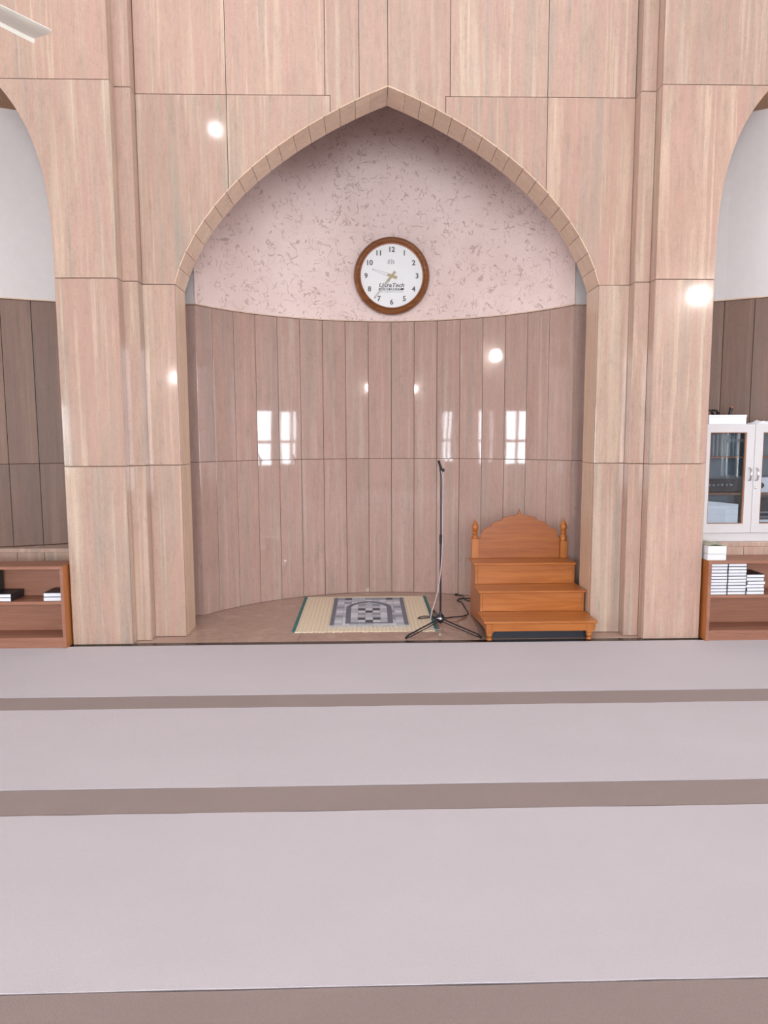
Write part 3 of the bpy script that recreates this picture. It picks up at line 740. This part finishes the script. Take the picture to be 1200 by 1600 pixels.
# ------------------------------------------------------------------ mat and rug
mt = thing('straw_mat', 'pale woven straw mat with teal side edging on the niche floor', 'mat', (-.02, 5.9, 0))
def mat_grid(x0, x1, y0, y1, z, h, nx, ny, amp, seed):
    rr = random.Random(seed); m = MB(); vs = []
    for j in range(ny+1):
        for i in range(nx+1):
            yy = y0+(y1-y0)*j/ny
            if j == 0: yy += rr.uniform(-.008, .008)
            vs.append((x0+(x1-x0)*i/nx, yy, z+h+amp*math.sin(i*PI)+amp*(i % 2)))
    n = len(vs); fs = [[j*(nx+1)+i, j*(nx+1)+i+1, (j+1)*(nx+1)+i+1, (j+1)*(nx+1)+i] for j in range(ny) for i in range(nx)]
    vs += [(a, b, z) for a, b, c in vs]
    fs += [[k+n for k in f][::-1] for f in fs]
    per = list(range(nx+1)) + [j*(nx+1)+nx for j in range(1, ny+1)] + [ny*(nx+1)+i for i in range(nx-1, -1, -1)] + [j*(nx+1) for j in range(ny-1, 0, -1)]
    for a, b in zip(per, per[1:]+per[:1]): fs.append([a, a+n, b+n, b])
    return m.add(vs, fs)
mat_grid(-.545, .545, -.61, .595, 0, .004, 76, 6, .0012, 3).build('weave', 'straw', mt)
for s, x0 in ((-1, -.572), (1, .5455)):
    MB().prism([(x0, -.60), (x0+.0265, -.60), (x0+.0265, .59), (x0, .59)], (0, 0, .007), X, (0, 1, 0), .007, .002).build('edge_binding', 'green', mt)
rg = thing('prayer_rug', 'grey patchwork prayer rug with white fringe lying on the straw mat', 'rug', (.012, 5.92, .0068))
RW, RL = .318, .485
MB().box(-RW, RW, -RL, RL, 0, .005).build('base', 'rug1', rg)
pt = MB(); rr = random.Random(11); cols, rows = 9, 16
zr = .0052
def patch(x0, x1, y0, y1, m):
    pt.use(m); pt.prism([(x0, y0), (x1, y0), (x1, y1), (x0, y1)], (0, 0, zr+.0022), X, (0, 1, 0), .0022)
ix, iy = RW-.035, RL-.012
def archy(ax):                                             # outer line of the woven arch
    ax = abs(ax)
    return .32-.30*(ax/.19)**2*.55 if ax < .19 else None
cw = 2*ix/cols
rows_in = 9
for c_ in range(cols):
    x0 = -ix+c_*cw; n = 12; ph = 2*iy/n
    for r_ in range(n):
        y0 = -iy+r_*ph; xm, ym = x0+cw/2, y0+ph/2; k = abs(c_-4)
        inside = k <= 2 and -.40 < ym < .25-.05*k
        if inside: m = [['rug2', 'rug4', 'rug3', 'rug2'], ['rug1', 'rug3', 'rug4', 'rug2'], ['rug3', 'rug2', 'rug2', 'rug3']][k][r_ % 4]
        elif k == 4: m = ['rug2', 'rug3', 'rug2', 'rug1'][r_ % 4]
        else: m = rr.choice(['rug2', 'rug2', 'rug1', 'rug3'])
        if r_ == n-1 and k == 3: m = 'rug4'
        patch(x0+.0015, x0+cw-.0015, y0+.002, y0+ph-.002, m)
band = [(-.172, -.405), (-.176, -.1), (-.176, .13), (-.150, .205), (-.085, .275), (0, .325)]
band = band + [(-a, b) for a, b in band[::-1][1:]]
pt.use('rug0')
for (a0, b0), (a1, b1) in zip(band, band[1:]):
    d_ = Vector((a1-a0, b1-b0)).normalized()*.002; nn = Vector((-d_.y, d_.x)).normalized()*.021
    q_ = [(a0-d_.x-nn.x, b0-d_.y-nn.y), (a1+d_.x-nn.x, b1+d_.y-nn.y), (a1+d_.x+nn.x, b1+d_.y+nn.y), (a0-d_.x+nn.x, b0-d_.y+nn.y)]
    pt.prism(q_, (0, 0, zr+.0036), X, (0, 1, 0), .0036)
pt.prism([(-.195, -.43), (.195, -.43), (.195, -.40), (-.195, -.40)], (0, 0, zr+.0036), X, (0, 1, 0), .0036)
pt.build('patchwork', None, rg)
for s in (-1, 1):
    for sx in (-1, 1):
        MB().prism([(min(sx*RW, sx*(ix+.004)), -RL), (max(sx*RW, sx*(ix+.004)), -RL), (max(sx*RW, sx*(ix+.004)), RL), (min(sx*RW, sx*(ix+.004)), RL)], (0, 0, .0072), X, (0, 1, 0), .002).build('border', 'rug0', rg) if s > 0 else None
    fm = MB(); rr = random.Random(5+s)
    for k in range(90):
        x0 = -RW-.006+(2*RW+.012)*k/89; L = rr.uniform(.045, .07) if s < 0 else rr.uniform(.02, .035)
        fm.tube([(x0, s*(RL-.006), .0062), (x0+rr.uniform(-.004, .004), s*(RL+L*.5), .0045), (x0+rr.uniform(-.009, .009), s*(RL+L), .0022)], .0026, 5)
    o = fm.build('fringe', 'fringe', rg); o['kind'] = 'stuff'

# ------------------------------------------------------------------ bookshelves and books
def shelf_unit(label, x0, x1, y0, y1, inner):
    cx = (x0+x1)/2
    t = thing('bookshelf', label, 'bookshelf', (cx, y0, .0045)); d = y1-y0
    a, b = x0-cx, x1-cx; w = .024
    def bx(n, *v, mat='shelf', c=.0015): return MB().box(*v, c).build(n, mat, t)
    for s, xa in ((0, a), (1, b-w)):
        pn = bx('side_panel', xa, xa+w, .004, d, 0, .597, mat='shelf_side')
        e = MB().box(xa+.001, xa+w-.001, 0, .004, 0, .597).build('edge_band', 'shelf', t)
        e.parent = pn; e.location = e.location-pn.location
    bx('top_panel', a+w, b-w, 0, d, .575, .597); bx('shelf_board', a+w, b-w, .006, d-.012, .319, .341); bx('bottom_board', a+w, b-w, .004, d-.012, .055, .077)
    bx('kick_board', a+w, b-w, .010, .028, 0, .0548); bx('back_panel', a+w, b-w, d-.012, d, .055, .575)
    return t
shelf_unit('low open brown bookshelf in the left alcove holding few dark books', -3.63, -2.166, 4.935, 5.165, 1)
shelf_unit('low open brown bookshelf in the right alcove holding stacks of books', 2.488, 3.60, 4.945, 5.195, -1)
def book(label, x, y, z, w, d, h, cover='black', pages='white', spine='right', tilt=0, rz=0, cat='book', group=None):
    t = thing('book', label, cat, (x, y, z), rz, group); t.rotation_euler[1] = tilt
    c = .0022
    MB().box(-w/2+c, w/2-c, .002, d-c, c, h-c).build('pages', pages, t)
    m = MB(); m.box(-w/2, w/2, 0, d, 0, c); m.box(-w/2, w/2, 0, d, h-c, h)
    if spine == 'right': m.box(w/2-c, w/2, 0, d, c, h-c)
    elif spine == 'left': m.box(-w/2, -w/2+c, 0, d, c, h-c)
    else: m.box(-w/2, w/2, d-c, d, c, h-c)
    m.build('cover', cover, t); return t
ordn = ['lowest', 'second from bottom', 'third from bottom', 'fourth from bottom', 'fifth from bottom', 'sixth from bottom', 'seventh from bottom', 'eighth from bottom', 'ninth from bottom', 'topmost']
rr = random.Random(4)
for si, (xa, xb, n, ztop, nm) in enumerate(((2.5145, 2.639, 10, .573, 'leftmost stack'), (2.6425, 2.781, 10, .573, 'middle stack'), (2.786, 2.921, 6, .492, 'rightmost short stack'))):
    h = (ztop-.3413)/n
    for k in range(n):
        o_ = 'topmost' if k == n-1 else ordn[k]
        dx = rr.uniform(-.0012, .0012) if si < 2 else rr.uniform(-.008, .002)
        tl = 0
        book('white-paged dark-covered book, %s of the %s on right bookshelf' % (o_, nm), (xa+xb)/2+dx, 4.957+rr.uniform(0, .006), .3460+k*h, xb-xa-.003, .19, h-.0004, spine='right' if si < 2 else 'left' if k % 3 == 1 else 'back', tilt=tl, group='books stacked on the right bookshelf')
book('thick cream-paged book, lower of two on top of right bookshelf', 2.556, 4.965, .6020, .138, .19, .047, 'cream', 'white', 'back', rz=-.02)
tb = book('thick cream-paged book with warped cover, upper of two on right bookshelf top', 2.555, 4.963, .6494, .138, .19, .060, 'cream', 'white', 'back', rz=-.03)
wc = MB(); vs = []
for j in range(2):
    for i in range(9): vs.append((-.071+.142*i/8, .195*j-.003, .0605+.011*math.exp(-((i-3)/2.2)**2)))
vs += [(a, b, c+.0018) for a, b, c in vs]
fs = []
for i in range(8): fs += [[i, 9+i, 10+i, i+1], [18+i, 19+i, 28+i, 27+i], [i, i+1, 19+i, 18+i], [9+i, 27+i, 28+i, 10+i]]
fs += [[0, 18, 27, 9], [8, 17, 35, 26]]
wc.add(vs, fs).build('warped_cover', 'cream', tb)
book('black book with white pages, lower of two at left frame edge in left bookshelf', -2.624, 4.952, .3460, .150, .185, .028, spine='right', group='books in the left bookshelf')
book('black book with white pages, upper of two at left frame edge in left bookshelf', -2.624, 4.954, .3742, .150, .185, .026, spine='right', group='books in the left bookshelf')
book('black book with white pages, lower of two against right side of left bookshelf', -2.2565, 4.952, .3460, .130, .185, .030, spine='left', group='books in the left bookshelf')
book('black book with white pages, upper of two against right side of left bookshelf', -2.2565, 4.954, .3762, .130, .185, .030, spine='left', group='books in the left bookshelf')
sb_ = thing('book', 'dark green book standing upright on the black books in left bookshelf', 'book', (-2.735, 5.0, .4004))
MB().box(-.05, .047, .004, .118, .002, .155).build('pages', 'cream', sb_)
m = MB(); m.box(-.053, -.05, 0, .122, 0, .158); m.box(.047, .05, 0, .122, 0, .158); m.box(-.05, .047, 0, .003, 0, .158); m.build('cover', 'navy', sb_)

# ------------------------------------------------------------------ glazed cabinet on the right ledge
cbn = thing('cabinet', 'pale grey two-door glazed cabinet standing on the right alcove ledge', 'cabinet', (2.947, 5.24, .6975))
def cx_(x): return x-2.947
def cz(z): return z-.6975
D = .245
def cbx(n, x0, x1, y0, y1, z0, z1, mat='cab', c=.0015, par=None): return MB().box(cx_(x0), cx_(x1), y0, y1, cz(z0), cz(z1), c).build(n, mat, par or cbn)
X0, X1 = 2.553, 3.341
cbx('plinth', X0+.004, X1-.004, .012, D, .6978, .762)
cbx('side_panel', X0, X0+.018, .019, D, .7625, 1.594); cbx('side_panel', X1-.018, X1, .019, D, .7625, 1.594)
cbx('top_panel', X0+.018, X1-.018, .019, D, 1.576, 1.594); cbx('bottom_panel', X0+.018, X1-.018, .019, D, .7625, .785)
cbx('back_panel', X0+.018, X1-.018, D-.01, D, .785, 1.576, 'cab_in')
cbx('shelf_board', X0+.018, X1-.018, .03, D-.01, 1.056, 1.072, 'cab_back'); cbx('shelf_board', X0+.018, X1-.018, .045, D-.01, 1.337, 1.350, 'cab_back')  # upper board put in for a line reflected in the glass
cbx('divider', 2.940, 2.954, .03, D-.01, .785, 1.056, 'cab_in')
for side, (x0, x1, gx0, gx1) in enumerate(((X0, 2.9455, 2.604, 2.884), (2.9485, X1, 3.010, 3.290))):
    z0, z1, g0, g1 = .766, 1.594, .836, 1.534
    dr = MB(); dr.box(cx_(x0), cx_(gx0), 0, .018, cz(z0), cz(z1)); dr.box(cx_(gx1), cx_(x1), 0, .018, cz(z0), cz(z1))
    dr.box(cx_(gx0), cx_(gx1), 0, .018, cz(z0), cz(g0)); dr.box(cx_(gx0), cx_(gx1), 0, .018, cz(g1), cz(z1))
    dr = dr.build('door', 'cab', cbn)
    def sub(m, n, mat, sm=None):
        o = m.build(n, mat, dr, smooth=sm); o.location = o.location-dr.location; return o
    b = MB()
    for v in ((gx0, gx0+.006, g0, g1), (gx1-.010, gx1, g0, g1), (gx0+.006, gx1-.010, g1-.006, g1), (gx0+.006, gx1-.010, g0, g0+.005)):
        b.box(cx_(v[0]), cx_(v[1]), .003, .017, cz(v[2]), cz(v[3]))
    sub(b, 'glazing_bead', 'bead')
    sub(MB().box(cx_(gx0+.004), cx_(gx1-.006), .009, .012, cz(g0+.003), cz(g1-.003)), 'pane', 'glass_cab')
    hx = 2.914 if side == 0 else 2.968
    sub(MB().tube(spline([(cx_(hx), .0, cz(1.262)), (cx_(hx), -.022, cz(1.255)), (cx_(hx)-.0, -.030, cz(1.216)), (cx_(hx), -.022, cz(1.175)), (cx_(hx), .0, cz(1.168))], 5), [.0075]+[.0055]*9+[.0065]*2+[.0055]*8+[.0075], 8), 'handle', 'chrome', 60)
    if side: sub(MB().lathe([(.009, -.0), (.009, .004), (.006, .006), (0, .006)], (cx_(2.967), 0, cz(1.113)), 'y', 14), 'lock', 'chrome', 50)
# contents
am = thing('amplifier', 'black amplifier on the middle shelf behind the left glass door', 'amplifier', (2.72, 5.285, 1.0725))
MB().box(-.115, .118, .004, .17, .006, .098, .002).build('casing', 'amp', am); MB().box(-.113, .116, 0, .0038, .010, .094).build('front_panel', 'black', am)
for k in range(6): MB().lathe([(.010, 0), (.010, .010), (.008, .012), (0, .012)], (-.09+k*.034, 0, .06), 'y', 12).build('knob', 'amp2', am, smooth=50)
for k in (-1, 1): MB().box(.1*k-.01, .1*k+.01, .02, .14, 0, .0058).build('foot', 'rubber', am)
pb = thing('paper_box', 'white box with printed papers leaning behind the left glass door', 'box', (2.735, 5.275, .7855))
MB().box(-.125, .128, 0, .14, 0, .19, .002).build('carton', 'foam', pb)
bl = MB().prism([(-.125, .1905), (.128, .1905), (.128, .198), (-.125, .225)], (0, .0, 0), X, Z, .14).build('lid', 'white', pb)
MB().box(-.10, .03, -.0012, -.0002, .05, .16).build('printed_sheet', 'white', pb)
for k, (nm, lab, z0, hh, mt_) in enumerate((('white_device', 'small white device with black round knob behind the right glass door', 1.0725, .117, 'foam'),)):
    d_ = thing(nm, lab, 'device', (3.085, 5.285, z0))
    MB().box(-.085, .11, .003, .14, 0, hh, .003).build('casing', mt_, d_)
    MB().lathe([(.021, 0), (.020, .012), (.016, .015), (0, .015)], (-.048, .003, .055), 'y', 18).build('knob', 'black', d_, smooth=50)
for k, (z0, hh, mt_, c_) in enumerate(((.7855, .045, 'amp2', 'lowest'), (.8308, .045, 'amp', 'second lowest'), (.8762, .05, 'amp2', 'second highest'), (.9267, .095, 'amp', 'highest'))):
    d_ = thing('audio_unit', '%s grey audio unit in the stack behind the right glass door' % c_, 'audio equipment', (3.13, 5.285, z0), group='audio units in the cabinet')
    MB().box(-.115, .12, .003, .16, 0, hh-.001, .002).build('casing', mt_, d_)
    MB().box(-.105, .11, 0, .0028, hh*.25, hh*.7).build('front_strip', 'foam' if k < 2 else 'black', d_)
up = thing('folded_curtain', 'blue-grey folded cloth on the upper shelf behind left glass door', 'cloth', (2.73, 5.33, 1.3505))
vs = []; n = 40
cu = [(-.12+.25*i/n, .012*math.sin(i*1.25)) for i in range(n+1)]
MB().prism([(a, b) for a, b in cu] + [(a, b+.06) for a, b in cu[::-1]], (0, 0, .17), X, (0, 1, 0), .17).build('cloth_fold', 'amp2', up)
# on top of the cabinet
fb = thing('foam_box', 'white polystyrene box lying on top of the glazed cabinet', 'box', (2.742, 5.262, 1.5945))
MB().box(-.145, .143, 0, .13, 0, .054, .003).build('tray', 'foam', fb); MB().box(-.147, .145, -.002, .132, .0545, .072, .003).build('lid', 'foam', fb)
cc = spline([(2.655+.012*math.cos(t*.9)+t*.006, 5.428+.025*math.sin(t*.9), 1.655+.04*abs(math.sin(t*.45))+.012) for t in range(18)], 4)
tag(MB().tube([(2.64, 5.42, 1.601)]+cc+[(2.74, 5.43, 1.601)], .006, 7).build('coiled_black_cable', 'rubber', smooth=60), 'black coiled cable behind the white box on top of the cabinet', 'cable')
hd = thing('handset', 'small dark handset standing upright behind the white box on the cabinet', 'handset', (2.842, 5.43, 1.5945))
MB().tube([(-.012, 0, 0), (-.008, 0, .05), (.004, 0, .10), (.01, 0, .128)], [.014, .011, .012, .014], 10).build('body', 'black', hd, smooth=50); MB().lathe([(.012, .128), (.016, .134), (.012, .142), (0, .144)], (.01, 0, 0), 'z', 10).build('head', 'bead', hd, smooth=50)
cr = MB(); rr = random.Random(9); vs = []; nx, ny = 14, 8
for j in range(ny+1):
    for i in range(nx+1):
        e = math.sin(PI*i/nx)**.4*math.sin(PI*j/ny)**.4
        vs.append((2.945+.28*i/nx, 5.262+.14*j/ny, 1.5955+e*(.018+.022*rr.random()*(1.2 if i < 5 else .5))))
n = len(vs); fs = [[j*(nx+1)+i, j*(nx+1)+i+1, (j+1)*(nx+1)+i+1, (j+1)*(nx+1)+i] for j in range(ny) for i in range(nx)]
vs += [(a, b, 1.5946) for a, b, c in vs]; fs += [[k+n for k in f][::-1] for f in fs]
tag(cr.add(vs, fs).build('crumpled_paper', 'foam', smooth=30), 'crumpled white paper on top of the cabinet right of the box', 'paper')

# ------------------------------------------------------------------ ceiling fan (only a blade tip reaches the picture)
fa = math.atan2(3.386-3.205, -1.435-(-1.56))
hubp = Vector((-1.43, 3.40, 0)) - Vector((math.cos(fa), math.sin(fa), 0))*.73
fn = thing('ceiling_fan', 'cream ceiling fan blade reaching in at the upper left', 'fan', (hubp.x, hubp.y, 3.325))
MB().lathe([(0, -.07), (.09, -.065), (.12, -.03), (.12, .03), (.08, .065), (.03, .08), (.02, .12)], seg=24).build('motor', 'fan', fn, smooth=40)
MB().tube([(0, 0, .1), (0, 0, 4.174)], .014, 10).build('rod', 'fan', fn, smooth=40)
MB().lathe([(.02, 4.05), (.07, 4.12), (.075, 4.174)], seg=20).build('canopy', 'fan', fn, smooth=40)
for k in range(3):
    a = fa+2*PI*k/3; d = Vector((math.cos(a), math.sin(a), 0)); s_ = Vector((-d.y, d.x, 0))
    bl = MB(); r0, r1 = .17, .70; vs = []
    pr = [(-.078, -.004), (-.06, -.010), (0, -.004), (.062, .003), (.066, -.014)]
    for r_ in (r0, r1-.015, r1):
        k_ = .8 if r_ == r0 else 1.0 if r_ < r1 else .93
        for u, v in pr: vs.append(d*r_+s_*(u*k_)+Vector((0, 0, v-.02)))
        for u, v in pr[::-1]: vs.append(d*r_+s_*(u*k_)+Vector((0, 0, v-.0165)))
    n = 10; fs = [[i, (i+1) % n, n+(i+1) % n, n+i] for i in range(n)] + [[n+i, n+(i+1) % n, 2*n+(i+1) % n, 2*n+i] for i in range(n)] + [list(range(n))[::-1], [2*n+i for i in range(n)]]
    b_ = bl.add(vs, fs).build('blade', 'fan', fn, smooth=40)
    MB().prism([(.10, -.02), (.24, -.03), (.24, .03), (.10, .02)], (0, 0, -.022), d, s_, .006).build('blade_iron', 'fan', fn)

# ------------------------------------------------------------------ lamps of the hall
def lamp(label, loc, r, out):
    t = thing('wall_lamp', label, 'lamp', loc)
    o = Vector(out); ax = 'x' if abs(o.x) > .5 else 'y'
    MB().tube([(0, 0, 0), o*.04], .06, 14).build('backplate', 'fan', t, smooth=40); MB().tube([o*.04, o*.10], .02, 8).build('arm', 'fan', t, smooth=40)
    n = 10; pr = [(r*math.sin(PI*i/n), -r*math.cos(PI*i/n)) for i in range(n+1)]
    MB().lathe(pr, o*(.10+r*.9), 'z', 18).build('globe', 'lamp', t, smooth=60)
lamp('white globe lamp high on the left wall', (-8.0, -.16, 3.5), .15, (1, 0, 0))
lamp('white globe lamp high on the right wall near the back', (8.0, -6.4, 4.77), .19, (-1, 0, 0))
lamp('white globe lamp on the left of the back wall', (-4.66, -7.0, 2.97), .11, (0, 1, 0))
lamp('white globe lamp on the right of the back wall', (3.84, -7.0, 2.97), .09, (0, 1, 0))
pl_ = thing('pendant_lamp', 'white globe pendant lamp under the hall ceiling', 'lamp', (-2.1, 0, 5.85))
MB().tube([(0, 0, .12), (0, 0, 1.65)], .008, 8).build('cord', 'rubber', pl_, smooth=40)
MB().lathe([(.08*math.sin(PI*i/10), -.08*math.cos(PI*i/10)) for i in range(11)], seg=18).build('globe', 'lamp', pl_, smooth=60)
